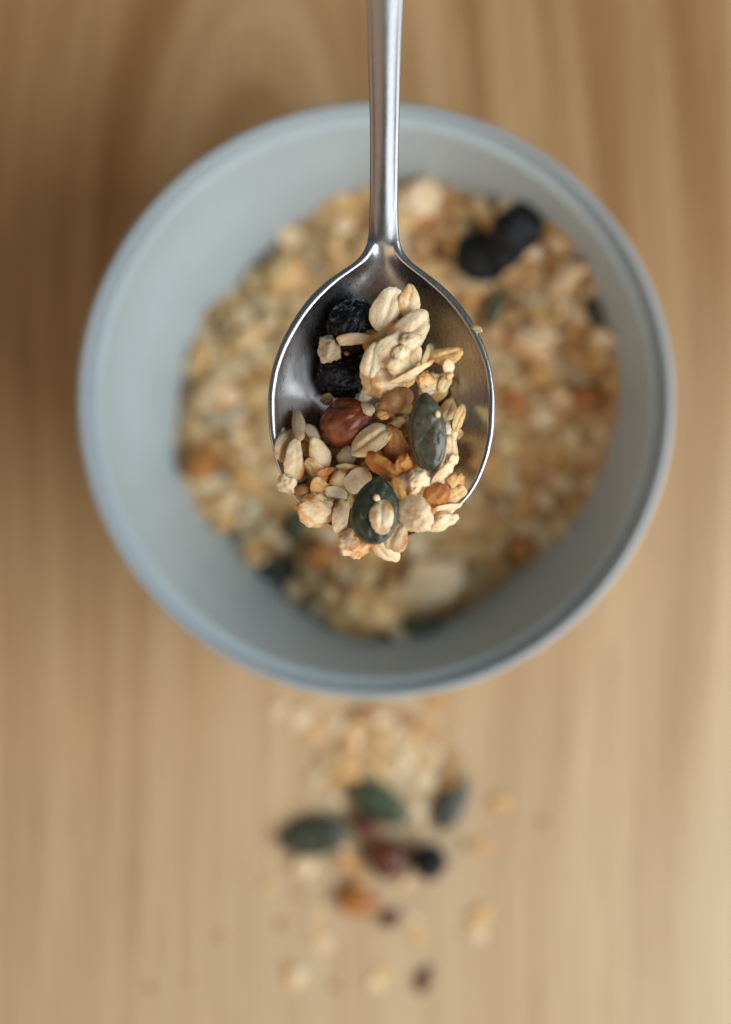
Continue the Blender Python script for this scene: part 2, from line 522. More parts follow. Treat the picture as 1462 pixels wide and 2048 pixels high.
# ------------------------------------------------------------------ food pieces (local coordinates in mm)
def flake(seed, L, W, T, nr=9, na=30, taper=0.12, groove=0.35, cup=0.10, bend=0.05, rough=1.0, notch=0.0):
    """one rolled oat: a thick oval leaf with a crease, curled and ragged at the edge"""
    V = []
    rs = [math.sin(math.pi / 2 * (i + 1) / nr) for i in range(nr)]
    rnd = random.Random(seed)
    cuts = [(rnd.uniform(0, 6.283), rnd.uniform(0.70, 0.95)) for _ in range(rnd.choice([1, 2, 3, 4]))]
    def outline(th):
        c, s = math.cos(th), math.sin(th)
        lim = 9.0
        for ph, dd in cuts:
            cc = math.cos(th - ph)
            if cc > 0.05:
                lim = min(lim, dd / cc)
        f = 1 / (1 + lim ** -8) ** 0.125 * 1.04
        f += 0.10 * rough * n1(c * 1.3, s * 1.3, 0.3, seed) + 0.05 * rough * n1(c * 4, s * 4, 1.7, seed)
        f -= notch * math.exp(-((((th + 0.2 * math.sin(seed)) + math.pi) % (2 * math.pi) - math.pi) / 0.22) ** 2)
        return L / 2 * c * f, W / 2 * s * f * (1 - taper * c)
    def height(x, y, r, side):
        prof = max(1 - r ** 2.4, 0) ** 0.72 * 0.95 + 0.015
        z = side * T / 2 * prof
        if side > 0:
            yy = y + 0.05 * W * math.sin(x / L * 4 + seed)
            z -= 0.7 * groove * T * math.exp(-(yy / (0.075 * W)) ** 2) * max(1 - r * r, 0) ** 0.6
            z += 0.10 * T * math.exp(-((abs(yy) - 0.2 * W) / (0.12 * W)) ** 2) * (1 - r * r)
        z += cup * W * ((2 * y / W) ** 2) * 0.5 - bend * L * ((2 * x / L) ** 2) * 0.5
        z += rough * T * (0.22 * n1(x / W * 1.6, y / W * 1.6, side * 0.2, seed) + 0.10 * n1(x * 1.1, y * 1.1, side, seed))
        return z
    for side in (1, -1):
        V.append((0, 0, height(0, 0, 0, side)))
        for r in rs[:-1] if side < 0 else rs:
            for k in range(na):
                th = 2 * math.pi * k / na
                ox, oy = outline(th)
                x, y = ox * r, oy * r
                if side > 0 and r == rs[-1]:
                    z = cup * W * ((2 * y / W) ** 2) * 0.5 - bend * L * ((2 * x / L) ** 2) * 0.5 + rough * T * 0.22 * n1(x / W * 1.6, y / W * 1.6, 0, seed)
                else:
                    z = height(x, y, r, side)
                V.append((x, y, z))
    F = []
    def idx(side, ring, k):
        k %= na
        if side > 0:
            return 1 + ring * na + k
        if ring == nr - 1:
            return 1 + ring * na + k
        return 1 + nr * na + 1 + ring * na + k
    bc = 1 + nr * na
    for k in range(na):
        F.append((0, idx(1, 0, k), idx(1, 0, k + 1)))
        F.append((bc, idx(-1, 0, k + 1), idx(-1, 0, k)))
        for r in range(nr - 1):
            F.append((idx(1, r, k), idx(1, r + 1, k), idx(1, r + 1, k + 1), idx(1, r, k + 1)))
            F.append((idx(-1, r, k), idx(-1, r, k + 1), idx(-1, r + 1, k + 1), idx(-1, r + 1, k)))
    return np.array(V), F

_ico = {}
def ico(sub):
    if sub not in _ico:
        bm = bmesh.new()
        bmesh.ops.create_icosphere(bm, subdivisions=sub, radius=1.0)
        bm.verts.ensure_lookup_table()
        _ico[sub] = (np.array([v.co[:] for v in bm.verts]), [tuple(v.index for v in f.verts) for f in bm.faces])
        bm.free()
    return _ico[sub]

def crumb(seed, L, W, T, sub=4, amp=1.0):
    """a crumbly broken lump: facets, pits and torn corners"""
    B, F = ico(sub)
    out = []
    for v in B:
        p = Vector(v)
        q = p * 1.25 + Vector((seed * 3.1, seed * 1.7, -seed))
        f = 1 + amp * (0.38 * mn.noise(q) + 0.16 * mn.noise(q * 2.3) + 0.07 * mn.noise(q * 5.1))
        d = mn.voronoi(q * 1.5)[0]
        f += amp * 0.20 * (d[1] - d[0] - 0.25)
        out.append((v[0] * f * L / 2, v[1] * f * W / 2, v[2] * f * T / 2))
    return np.array(out), F

def kernel(seed, L, W, T, nl=26, na=22, point=0.65):
    """sunflower kernel: a plump drop with one pointed end along +x"""
    V, F = [], []
    for i in range(nl + 1):
        t = i / nl
        x = -math.cos(math.pi * t)
        r = math.sin(math.pi * t) ** 0.9
        r *= (1 - point * 0.5 * (x + 0.25)) if x > -0.25 else 1
        for k in range(na):
            th = 2 * math.pi * k / na
            c, s = math.cos(th), math.sin(th)
            f = 1 + 0.08 * n1(x * 2, c * 1.4, s * 1.4, seed) + 0.03 * n1(x * 3, c * 5, s * 5, seed)
            ridge = 1 - 0.10 * math.exp(-(c / 0.16) ** 2) * (1 if s > 0 else 0)
            V.append((x * L / 2, c * r * f * W / 2, s * r * f * ridge * T / 2 + 0.03 * L * x * x * math.sin(seed)))
    for i in range(nl):
        for k in range(na):
            q = (k + 1) % na
            F.append((i * na + k, (i + 1) * na + k, (i + 1) * na + q, i * na + q))
    return np.array(V), [f[::-1] for f in F]

def pumpkin(seed, L, W, T, nr=16, na=56, sharp=0.12):
    """flat pumpkin seed, pointed at +x, with a raised border"""
    def outline(th):
        c, s = math.cos(th), math.sin(th)
        x = L / 2 * c
        y = W / 2 * math.copysign(abs(s) ** 0.92, s) * (1 - 0.06 * c - sharp * max(c, 0) ** 3)
        if c > 0.86:
            x += L * 0.025 * ((c - 0.86) / 0.14)
        return x, y
    V, F = [], []
    rs = [math.sin(math.pi / 2 * ((i + 1) / nr) ** 0.9) for i in range(nr)]
    def z_at(x, y, r, side):
        p = (1 - r ** 5) ** 0.55 * (0.80 + 0.20 * (1 - r * r))
        g = -0.12 * math.exp(-((r - 0.84) / 0.05) ** 2)
        w = 0.12 * n1(x * 0.45, y * 0.9, side, seed) * (1 - r ** 6) + 0.05 * n1(x * 1.3, y * 1.9, side, seed) * (1 - r ** 6)
        return side * T / 2 * (p + g) + T * w + 0.02 * L * (2 * x / L) ** 2
    for side in (1, -1):
        V.append((0, 0, z_at(0, 0, 0, side)))
        for r in (rs if side > 0 else rs[:-1]):
            for k in range(na):
                ox, oy = outline(2 * math.pi * k / na)
                V.append((ox * r, oy * r, z_at(ox * r, oy * r, min(r, 1.0), side)))
    bc = 1 + nr * na
    def idx(side, ring, k):
        k %= na
        if side > 0 or ring == nr - 1:
            return 1 + ring * na + k
        return bc + 1 + ring * na + k
    for k in range(na):
        F.append((0, idx(1, 0, k), idx(1, 0, k + 1)))
        F.append((bc, idx(-1, 0, k + 1), idx(-1, 0, k)))
        for r in range(nr - 1):
            F.append((idx(1, r, k), idx(1, r + 1, k), idx(1, r + 1, k + 1), idx(1, r, k + 1)))
            F.append((idx(-1, r, k), idx(-1, r, k + 1), idx(-1, r + 1, k + 1), idx(-1, r + 1, k)))
    return np.array(V), F

def raisin(seed, L, W, T, sub=5):
    """dried fruit: deep ridged folds"""
    B, F = ico(sub)
    out = []
    for v in B:
        p = Vector(v)
        q = p * 1.7 + Vector((seed * 2.3, -seed, seed * 1.1))
        wq = q + 0.35 * Vector((mn.noise(q * 1.5), mn.noise(q * 1.5 + Vector((5, 1, 2))), mn.noise(q * 1.5 + Vector((2, 7, 3)))))
        r1 = 1 - abs(mn.noise(wq * 1.6)) * 2
        r2 = 1 - abs(mn.noise(wq * 3.4)) * 2
        r3 = 1 - abs(mn.noise(wq * 6.5)) * 2
        f = 0.88 + 0.14 * mn.noise(p * 1.1 + Vector((seed, 0, 0))) + 0.15 * r1 + 0.10 * r2 + 0.055 * r3 - 0.02
        out.append((v[0] * f * L / 2, v[1] * f * W / 2, v[2] * f * T / 2))
    return np.array(out), F

def hazelnut(seed, L, W, T, nl=40, na=48):
    V, F = [], []
    for i in range(nl + 1):
        t = i / nl
        x = -math.cos(math.pi * t)
        r = math.sin(math.pi * t) ** 0.85
        if x > 0.3:
            r *= 1 - 0.30 * ((x - 0.3) / 0.7) ** 1.4
        for k in range(na):
            th = 2 * math.pi * k / na
            c, s = math.cos(th), math.sin(th)
            f = 1 + 0.05 * n1(x * 0.8, c * 1.2, s * 1.2, seed)
            g = n1(x * 0.9 + 0.4, c * 2.1 + 0.4 * x, s * 2.1, seed + 3)
            f -= 0.17 * math.exp(-(g / 0.07) ** 2)
            g2 = n1(x * 0.7, c * 4.6, s * 4.6, seed + 6)
            f -= 0.035 * math.exp(-(g2 / 0.10) ** 2)
            V.append((x * L / 2, c * r * f * W / 2, s * r * f * T / 2))
    for i in range(nl):
        for k in range(na):
            q = (k + 1) % na
            F.append((i * na + k, i * na + q, (i + 1) * na + q, (i + 1) * na + k))
    return np.array(V), F

# ------------------------------------------------------------------ resting pieces on what lies beneath
class Ground:
    def __init__(self, cell, x0, y0, x1, y1, fn):
        self.c, self.x0, self.y0 = cell, x0, y0
        self.nx, self.ny = int((x1 - x0) / cell) + 1, int((y1 - y0) / cell) + 1
        X, Y = np.meshgrid(x0 + (np.arange(self.nx) + 0.5) * cell, y0 + (np.arange(self.ny) + 0.5) * cell, indexing='ij')
        self.H = fn(X, Y)
    def ij(self, x, y):
        i = ((np.asarray(x) - self.x0) / self.c).astype(int)
        j = ((np.asarray(y) - self.y0) / self.c).astype(int)
        ok = (i >= 0) & (j >= 0) & (i < self.nx) & (j < self.ny)
        return np.clip(i, 0, self.nx - 1), np.clip(j, 0, self.ny - 1), ok
    def height(self, x, y):
        i, j, ok = self.ij(np.array([x]), np.array([y]))
        return float(self.H[i[0], j[0]])
    def slope(self, x, y, rad):
        a = np.linspace(-rad, rad, 9)
        gx, gy = np.meshgrid(a, a)
        i, j, ok = self.ij(x + gx.ravel(), y + gy.ravel())
        h = self.H[i, j]
        g = np.isfinite(h) & ok
        if g.sum() < 8:
            return 0.0, 0.0
        A = np.c_[gx.ravel()[g], gy.ravel()[g], np.ones(g.sum())]
        s, _, _, _ = np.linalg.lstsq(A, h[g], rcond=None)
        return float(np.clip(s[0], -1.1, 1.1)), float(np.clip(s[1], -1.1, 1.1))
    def drop(self, V, x, y, rot, tilt=(0.0, 0.0), align=0.8, sink=0.25, q=0.985, zmin=None, lift=None, update=True):
        R = Matrix.Rotation(rot, 3, 'Z')
        R = Matrix.Rotation(tilt[0], 3, 'X') @ Matrix.Rotation(tilt[1], 3, 'Y') @ R
        rad = 0.32 * float(np.ptp(V[:, 0]) + np.ptp(V[:, 1])) / 2 + 0.4
        sx, sy = self.slope(x, y, rad)
        nrm = Vector((-sx * align, -sy * align, 1)).normalized()
        R = Vector((0, 0, 1)).rotation_difference(nrm).to_matrix() @ R
        P = V @ np.array(R).T
        i, j, ok = self.ij(P[:, 0] + x, P[:, 1] + y)
        h = self.H[i, j]
        g = ok & np.isfinite(h)
        if lift is not None:
            z = lift
        elif g.sum() < 4:
            z = zmin if zmin is not None else 0.0
        else:
            z = float(np.quantile(h[g] - P[g, 2], q)) - sink
            if zmin is not None:
                z = max(z, zmin)
        if update:
            self.H[i[ok], j[ok]] = np.where(np.isfinite(self.H[i[ok], j[ok]]), self.H[i[ok], j[ok]], -1e9)
            np.maximum.at(self.H, (i[ok], j[ok]), P[ok, 2] + z)
            self.H[self.H < -1e8] = np.nan
        return R, z, P

def mat4(R, x, y, z):
    m = R.to_4x4()
    m.translation = Vector((x * MM, y * MM, z * MM))
    return m

def piece(name, VF, mat, R, x, y, z, parent=None):
    V, F = VF
    me = mesh_from(name, V * MM, F)
    set_rim(me, rim_of(V))
    o = link(name, me, mat)
    o.matrix_world = mat4(R, x, y, z)
    if parent is not None:
        o.parent = parent
        o.matrix_parent_inverse = parent.matrix_world.inverted()
    return o

def rim_of(V):
    hx, hy = np.ptp(V[:, 0]) / 2 + 1e-9, np.ptp(V[:, 1]) / 2 + 1e-9
    cx, cy = (V[:, 0].max() + V[:, 0].min()) / 2, (V[:, 1].max() + V[:, 1].min()) / 2
    return np.clip(np.hypot((V[:, 0] - cx) / hx, (V[:, 1] - cy) / hy), 0, 1)

def set_rim(me, vals):
    a = me.attributes.new("rim", 'FLOAT', 'POINT')
    a.data.foreach_set("value", np.asarray(vals, dtype=np.float32))

class Bulk:
    """pieces too many to count, joined"""
    def __init__(self): self.V, self.F, self.n = [], [], 0
    def add(self, P, F, x, y, z):
        self.V.append((P + np.array([x, y, z])) * MM)
        self.F += [tuple(v + self.n for v in f) for f in F]
        self.n += len(P)
    def build(self, name, mat):
        return link(name, mesh_from(name, np.concatenate(self.V), self.F), mat)

# ------------------------------------------------------------------ the spoonful
def spoon_surface(X, Y):
    k = mm_per_px(SPZ)
    PY = 1024 - Y / k
    PX = 731 + X / k
    hw = sp_half(PY)
    u = (PX - sp_cx(PY)) / np.maximum(hw, 1e-3)
    z = SPZ + sp_rise(PY) - sp_dep(PY) * np.maximum(1 - u * u, 0) ** Q
    z[(np.abs(u) > 1.0) | (PY > 1081) | (PY < 520)] = np.nan
    return z
SG = Ground(0.35, -26, -20, 30, 50, spoon_surface)

# loose crumbs at the bottom of the spoonful
bulk = Bulk()
def in_heap(px, py):
    if py > 1062 or py < 790:
        return False
    c, h = float(sp_cx(py)), float(sp_half(py))
    lo = c - h * 0.90 if py > 870 else c - h * 0.10
    hi = c + h * (0.62 if py < 1000 else 0.72)
    return lo < px < hi
cnt = 0
while cnt < 95:
    px, py = rng.uniform(540, 940), rng.uniform(790, 1062)
    if not in_heap(px, py):
        continue
    zz = SPZ - 3
    x, y = at(px, py, zz)
    h = SG.height(x, y)
    if not np.isfinite(h) or h > SPZ - 1.2 + 3.0 * max(0, 1 - ((px - 770) / 150) ** 2 - ((py - 960) / 130) ** 2):
        cnt += 0.25
        continue
    L = rng.uniform(3.2, 5.2)
    V, F = flake(rng.uniform(0, 50), L, L * rng.uniform(0.55, 0.75), L * 0.26, nr=6, na=20)
    R, z, P = SG.drop(V, x, y, rng.uniform(0, 6.28), (rng.normal(0, .25), rng.normal(0, .25)))
    bulk.add(P, F, x, y, z)
    cnt += 1
o = bulk.build("granola_crumbs", M['gold'])
tag(o, "packed small oat flakes filling the spoon underneath the larger pieces", "granola", kind='stuff')

CLUMP = {}
def clump(key, px, py, label):
    e = bpy.data.objects.new("granola_cluster", None)
    COL.objects.link(e)
    x, y = at(px, py, SPZ)
    e.location = (x * MM, y * MM, SPZ * MM)
    e.empty_display_size = 0.003
    bpy.context.view_layer.update()
    tag(e, label, "granola cluster", "granola clusters in the spoon")
    CLUMP[key] = e

clump('top', 795, 690, "largest pale oat cluster at the top of the spoonful, beside the raisins")
clump('side', 875, 745, "small crumbly golden cluster above the upper pumpkin seed")
clump('core', 822, 955, "knobbly pale cluster directly below the upper pumpkin seed")

_seed = [1.0]
# kind, px, py, length px, width px, angle deg, material, label or cluster key, options
FOODS = [
 # dark fruit first
 ('raisin', 688, 745, 100, 84, 20, 'raisin', "wrinkled black raisin just above the hazelnut", dict(T=78)),
 ('raisin', 707, 656, 98, 86, 60, 'raisin', "wrinkled black raisin at the top of the spoonful", dict(T=74)),
 # under layers
 ('flake', 735, 792, 50, 34, 10, 'pale', "half hidden pale flake between lower raisin and hazelnut", {}),
 ('flake', 764, 672, 46, 32, 80, 'toast', 'top', {}),
 ('flake', 655, 800, 34, 24, 40, 'grey', "small greyish flake beneath the lower raisin", {}),
 ('flake', 627, 868, 44, 32, -60, 'grey', "grey flake half hidden behind the hazelnut's left side", {}),
 ('flake', 862, 790, 60, 40, 20, 'gold', 'side', {}),
 ('crumb', 832, 940, 120, 100, 10, 'gold', 'core', dict(T=70)),
 ('crumb', 770, 905, 70, 70, 10, 'gold', 'core', dict(T=60)),
 ('crumb', 880, 890, 60, 90, 10, 'gold', "ragged golden oat lump behind the upper pumpkin seed", dict(T=60)),
 # hazelnut
 ('hazel', 693, 848, 112, 104, 20, 'hazel', "whole hazelnut with reddish brown skin in the spoon", dict(T=96, tilt=(0.1, -0.65))),
 # top cluster
 ('crumb', 782, 715, 92, 104, 20, 'gold', 'top', dict(T=66)),
 ('flake', 765, 752, 86, 72, 62, 'pale', 'top', dict(g=0.15, rough=1.5)),
 ('crumb', 770, 745, 60, 62, 20, 'pale', 'top', dict(T=30)),
 ('flake', 742, 728, 62, 30, 72, 'pale', 'top', dict(tilt=(0.3, 0.2))),
 ('flake', 776, 628, 78, 50, 66, 'pale', 'top', dict(g=0.25, tilt=(0.12, 0.30), align=0.05)),
 ('flake', 815, 612, 56, 38, 80, 'pale', 'top', {}),
 ('flake', 812, 672, 100, 56, 36, 'pale', 'top', dict(g=0.15)),
 ('flake', 790, 700, 70, 48, 35, 'pale', 'top', dict(rough=1.6, g=0.1)),
 ('flake', 818, 712, 60, 42, 80, 'pale', 'top', dict(rough=1.6, g=0.2)),
 ('flake', 806, 738, 50, 34, -25, 'pale', 'top', dict(rough=1.4, g=0.1)),
 ('crumb', 798, 706, 26, 22, 50, 'pale', 'top', dict(T=16)),
 ('crumb', 824, 680, 34, 26, 20, 'pale', 'top', dict(T=16)),
 ('crumb', 786, 728, 22, 18, 50, 'pale', 'top', dict(T=14)),
 # stick and side cluster
 ('flake', 826, 744, 92, 26, 32, 'pale', "long narrow pale sliver beside the side of the largest cluster", dict(g=0.05, tilt=(0.35, 0))),
 ('flake', 851, 714, 50, 26, 70, 'gold', 'side', dict(tilt=(0.2, 0.4))),
 ('crumb', 866, 768, 60, 46, 20, 'pale', 'side', dict(T=34)),
 ('crumb', 848, 765, 34, 40, 70, 'gold', 'side', dict(T=28)),
 ('flake', 890, 768, 40, 26, 50, 'gold', 'side', {}),
 ('flake', 884, 724, 62, 36, 16, 'gold', 'side', dict(g=0.3)),
 ('flake', 892, 745, 40, 24, -50, 'pale', 'side', {}),
 ('crumb', 898, 752, 20, 16, 0, 'pale', 'side', dict(T=12)),
 # peanut-like tan flake
 ('kernel', 788, 808, 78, 54, 205, 'tan', "smooth tan groat with a dark crease, right of the hazelnut", dict(T=46, point=0.3)),
 # right flank of the upper pumpkin seed
 ('flake', 897, 818, 52, 34, 60, 'gold', "golden flake right of the upper pumpkin seed's tip", {}),
 ('flake', 903, 862, 48, 32, 70, 'pale', "pale flake leaning on the right edge of the upper pumpkin seed", {}),
 ('flake', 916, 836, 72, 26, 62, 'gold', "narrow golden flake sticking out toward the spoon's right wall", dict(tilt=(0.1, 0.3))),
 ('flake', 896, 906, 66, 40, 80, 'pale', "pale flake low on the right side of the upper pumpkin seed", {}),
 ('crumb', 905, 920, 26, 30, 0, 'pale', "pale crumb at the right fringe of the spoonful", dict(T=18)),
 # left flank
 ('flake', 560, 882, 54, 30, 80, 'pale', "pale flake lying flat against the spoon's left rim", {}),
 ('flake', 576, 888, 74, 44, 60, 'pale', "upright pale flake second from the spoon's left rim", dict(tilt=(0.0, 0.3))),
 ('kernel', 599, 853, 80, 28, 97, 'grey', "slim greyish sunflower kernel standing at the left, above the flakes", dict(T=24, point=0.2)),
 ('flake', 590, 916, 86, 46, 84, 'pale', "long cream flake with toasted lower tip, at the left", dict(g=0.1)),
 ('kernel', 638, 906, 72, 52, 118, 'pale', "cream teardrop sunflower kernel below and left of the hazelnut", dict(T=32, point=0.8)),
 ('kernel', 694, 914, 48, 42, 80, 'grey', "small greyish kernel tucked under the hazelnut", dict(T=26)),
 # middle band
 ('flake', 632, 942, 62, 34, -36, 'pale', "split pale flake below the teardrop kernel", {}),
 ('flake', 650, 952, 54, 32, 12, 'toast', "toasted little flake in the left middle of the spoonful", {}),
 ('flake', 700, 938, 62, 28, -6, 'pale', "pale flake lying crosswise below the hazelnut", dict(g=0.1)),
 ('flake', 766, 838, 30, 18, 20, 'gold', "tiny golden flake between hazelnut and tan groat", {}),
 ('crumb', 792, 846, 40, 18, 20, 'gold', "golden crumb strip left of the upper pumpkin seed's tip", dict(T=16)),
 ('crumb', 789, 896, 54, 82, 10, 'toast', "orange toasted nut chunk left of the upper pumpkin seed", dict(T=44)),
 ('flake', 744, 882, 88, 52, 38, 'pale', "large pale oat flake with brown crease, between hazelnut and pumpkin seed", dict(g=0.45)),
 ('flake', 762, 934, 82, 46, -20, 'toast', "large orange toasted flake in the middle of the spoonful", dict(g=0.12)),
 ('kernel', 678, 960, 44, 38, 200, 'pale', "round pale kernel in the middle left of the spoonful", dict(T=30)),
 ('flake', 716, 962, 66, 52, -50, 'pale', "pale creased flake just above the lower pumpkin seed's left side", dict(g=0.35)),
 ('crumb', 575, 968, 40, 40, 0, 'pale', "white crumb hanging over the spoon's lower left rim", dict(T=26)),
 ('kernel', 610, 985, 48, 38, 170, 'tan', "small tan kernel near the lower left rim", dict(T=30)),
 ('flake', 642, 980, 62, 44, -70, 'gold', "squarish golden flake near the lower left of the spoonful", dict(g=0.05)),
 ('flake', 674, 988, 48, 30, -30, 'pale', "little pale flake left of the lower pumpkin seed's tip", {}),
 # core cluster surface
 ('crumb', 806, 930, 40, 40, 0, 'toast', 'core', dict(T=24)),
 ('crumb', 815, 968, 60, 54, 30, 'pale', 'core', dict(T=34)),
 ('flake', 852, 940, 86, 46, 64, 'pale', 'core', dict(g=0.15)),
 ('flake', 828, 985, 60, 22, 80, 'pale', 'core', dict(tilt=(0.5, 0))),
 ('crumb', 838, 960, 36, 34, 30, 'pale', 'core', dict(T=22)),
 ('flake', 884, 952, 70, 40, 70, 'pale', "pale flake on the right fringe, below the upper pumpkin seed", {}),
 ('crumb', 905, 965, 34, 40, 0, 'gold', "crumbly golden bit at the right, next to the bare steel", dict(T=22)),
 ('flake', 909, 988, 50, 28, 30, 'gold', "golden flake near the spoon's lower right rim", {}),
 ('flake', 872, 992, 60, 50, 60, 'toast', "toasted flake with a brown spot at the lower right", dict(g=0.05)),
 ('flake', 798, 996, 84, 38, 100, 'gold', "narrow golden flake along the right edge of the lower pumpkin seed", dict(g=0.05)),
 # tip of the heap
 ('flake', 886, 1018, 66, 26, 8, 'pale', "thin pale flake lying crosswise on the lower right rim", {}),
 ('crumb', 882, 1043, 64, 38, 24, 'pale', "ragged pale crumb hanging over the lower right rim", dict(T=26)),
 ('flake', 832, 1034, 80, 70, -40, 'pale', "broad pale flake below and right of the lower pumpkin seed", dict(g=0.2, rough=1.5)),
 ('crumb', 631, 1020, 80, 64, -20, 'pale', "pale chunk with orange toasted left end, lower left of spoonful", dict(T=44)),
 ('flake', 682, 1032, 66, 48, 72, 'pale', "oval pale flake touching the lower pumpkin seed's left edge", dict(g=0.1)),
 ('flake', 771, 1104, 66, 46, -52, 'pale', "lowest pale flake pointing down past the spoon's tip", dict(g=0.1)),
 ('crumb', 708, 1084, 66, 62, 40, 'pale', "pale chunk with a yellow spot beyond the spoon's tip", dict(T=40)),
 ('flake', 790, 1074, 72, 52, 60, 'pale', "pale creased flake under the lower end of the lower pumpkin seed", dict(g=0.35)),
 # pumpkin seeds
 ('pumpkin', 850, 872, 152, 75, 93, 'pumpkin', "large glossy grey-green pumpkin seed lying on the right of the spoonful", dict(T=36)),
 ('pumpkin', 750, 1022, 132, 94, 82, 'pumpkin_dark', "dark green pumpkin seed low in the spoonful with flake on top", dict(T=30, sharp=0.34)),
 # bits on top
 ('flake', 763, 1034, 62, 44, 84, 'pale', "broad cream flake lying on top of the lower pumpkin seed", dict(g=0.08, rough=1.4)),
 ('crumb', 753, 995, 14, 14, 0, 'pale', "tiny crumb above the flake on the lower pumpkin seed", dict(T=10)),
 ('crumb', 875, 828, 13, 15, 0, 'pale', "tiny yellow crumb stuck on the upper pumpkin seed", dict(T=8)),
 ('flake', 706, 679, 68, 24, 4, 'pale', "pale sliver lying across the two raisins", dict(g=0.0, T=10)),
 ('crumb', 659, 700, 44, 54, 20, 'grey', "greyish nut chip leaning on the raisins' left side", dict(T=34)),
 ('crumb', 693, 706, 12, 10, 0, 'toast', "tiny orange speck on the lower raisin", dict(T=8)),
 ('crumb', 951, 657, 30, 14, -10, 'pale', "lone pale crumb sitting on the spoon's upper right rim", dict(T=12)),
 ('crumb', 935, 963, 6, 6, 0, 'pale', "tiniest pale speck on the bare steel at the lower right", dict(T=5)),
 ('crumb', 903, 694, 8, 12, 0, 'toast', "tiny brown speck on the bare steel above the side cluster", dict(T=6)),
]
NAMES = dict(flake="oat_flake", crumb="oat_crumb", kernel="sunflower_kernel", raisin="raisin", hazel="hazelnut", pumpkin="pumpkin_seed")
CATS = dict(flake="oat flake", crumb="oat crumb", kernel="seed kernel", raisin="raisin", hazel="hazelnut", pumpkin="pumpkin seed")
def make(kind, L, W, T, opt, hi=True):
    _seed[0] += 1.37
    s = _seed[0]
    if kind == 'flake':
        return flake(s, L, W, T, nr=11 if hi else 5, na=40 if hi else 16, groove=opt.get('g', 0.3), taper=random.uniform(0.02, 0.2),
                     cup=random.uniform(-0.05, 0.14), bend=random.uniform(-0.02, 0.10), rough=opt.get('rough', 1.0), notch=random.choice([0, 0, 0.12]))
    if kind == 'crumb':
        return crumb(s, L, W, T, sub=(4 if L > 2.5 else 3) if hi else 3)
    if kind == 'kernel':
        return kernel(s, L, W, T, point=opt.get('point', 0.6))
    if kind == 'raisin':
        return raisin(s, L, W, T, sub=5 if hi else 4)
    if kind == 'hazel':
        return hazelnut(s, L, W, T)
    return pumpkin(s, L, W, T, sharp=opt.get('sharp', 0.12))
def nut_tip(parent, L, W, T, seed):
    V, F = crumb(seed, 2.6, 3.0, 3.0, sub=3, amp=0.6)
    V = V + np.array([L / 2 * 0.97, 0, 0])
    t = link("tip", mesh_from("tip", V * MM, F), M['pale'], parent)
    t["label"] = "pale broken stem end"
    return t

for kind, px, py, L, W, ang, mat, lab, opt in FOODS:
    k = mm_per_px(SPZ + 2)
    g_ = {'flake': 1.10, 'raisin': 1.14, 'crumb': 1.05}.get(kind, 1.0)
    if lab == 'top':
        g_ *= 1.18
    Lm, Wm = L * k * g_, W * k * g_
    Tm = opt['T'] * k if 'T' in opt else Wm * random.uniform(0.24, 0.34)
    VF = make(kind, Lm, Wm, Tm, opt)
    x, y = at(px, py, SPZ)
    h = SG.height(x, y)
    if np.isfinite(h):
        x, y = at(px, py, h + Tm / 2)
    tilt = opt.get('tilt', (random.gauss(0, 0.10), random.gauss(0, 0.10)))
    sinkv = {'crumb': 0.8, 'flake': 0.35, 'pumpkin': 0.25}.get(kind, 0.4)
    sinkv = min(sinkv, Tm * 0.3)
    R, z, P = SG.drop(VF[0], x, y, math.radians(ang), tilt, align=opt.get('align', 0.3 if lab == 'top' else 0.12 if kind == 'pumpkin' else 0.55 if kind == 'hazel' else 0.75), sink=sinkv,
                      q=0.95 if kind == 'crumb' else 0.975)
    par = CLUMP.get(lab)
    o = piece(NAMES[kind] if par is None else {'crumb': 'crumb'}.get(kind, kind), VF, M[mat], R, x, y, z, par)
    if par is None:
        tag(o, lab, CATS[kind], NAMES[kind] + "s in the spoon")
    if kind == 'hazel':
        nut_tip(o, Lm, Wm, Tm, 3.3)

# ------------------------------------------------------------------ the heap in the bowl
EDGE = [(345, 900), (352, 800), (372, 700), (408, 610), (470, 560), (520, 505), (585, 450), (660, 400), (760, 385), (850, 380), (930, 410), (1010, 440),
        (1085, 480), (1150, 560), (1180, 640), (1210, 730), (1215, 820), (1195, 920), (1165, 1000), (1110, 1080), (1040, 1140), (960, 1200), (880, 1235),
        (800, 1270), (700, 1268), (620, 1222), (560, 1165), (480, 1120), (450, 1060), (400, 1040), (368, 970)]
FZ = 31.0
EP = np.array([at(px, py, FZ) for px, py in EDGE])
EP = EP - np.array([BX, BY])
eang = np.arctan2(EP[:, 1], EP[:, 0]); erad = np.hypot(EP[:, 0], EP[:, 1])
o_ = np.argsort(eang); eang, erad = eang[o_], erad[o_]
eang = np.r_[eang[-1] - 2 * math.pi, eang, eang[0] + 2 * math.pi]; erad = np.r_[erad[-1], erad, erad[0]]
def edge_r(a): return np.interp(a, eang, erad)
ir = np.array([r for r, z in INNER]); iz = np.array([z for r, z in INNER])
def bowl_z(r): return np.interp(r, ir, iz)
def mound(X, Y):
    """level of the packed heap (bowl coordinates, mm)"""
    r = np.hypot(X, Y); a = np.arctan2(Y, X)
    t = np.clip(r / edge_r(a), 0, 1.2)
    er = np.minimum(edge_r(a), 59)
    ez = bowl_z(er)
    top = 33.0
    return np.where(t < 1, top + (ez - top) * np.clip(t, 0, 1) ** 2.2 - 1.6, -5.0)
def bowl_ground(X, Y):
    r = np.hypot(X - BX, Y - BY)
    z = np.maximum(bowl_z(np.minimum(r, ir[-1])), mound(X - BX, Y - BY))
    z[r > ir[-1]] = np.nan
    return z
BG = Ground(0.7, BX - 75, BY - 75, BX + 75, BY + 75, bowl_ground)

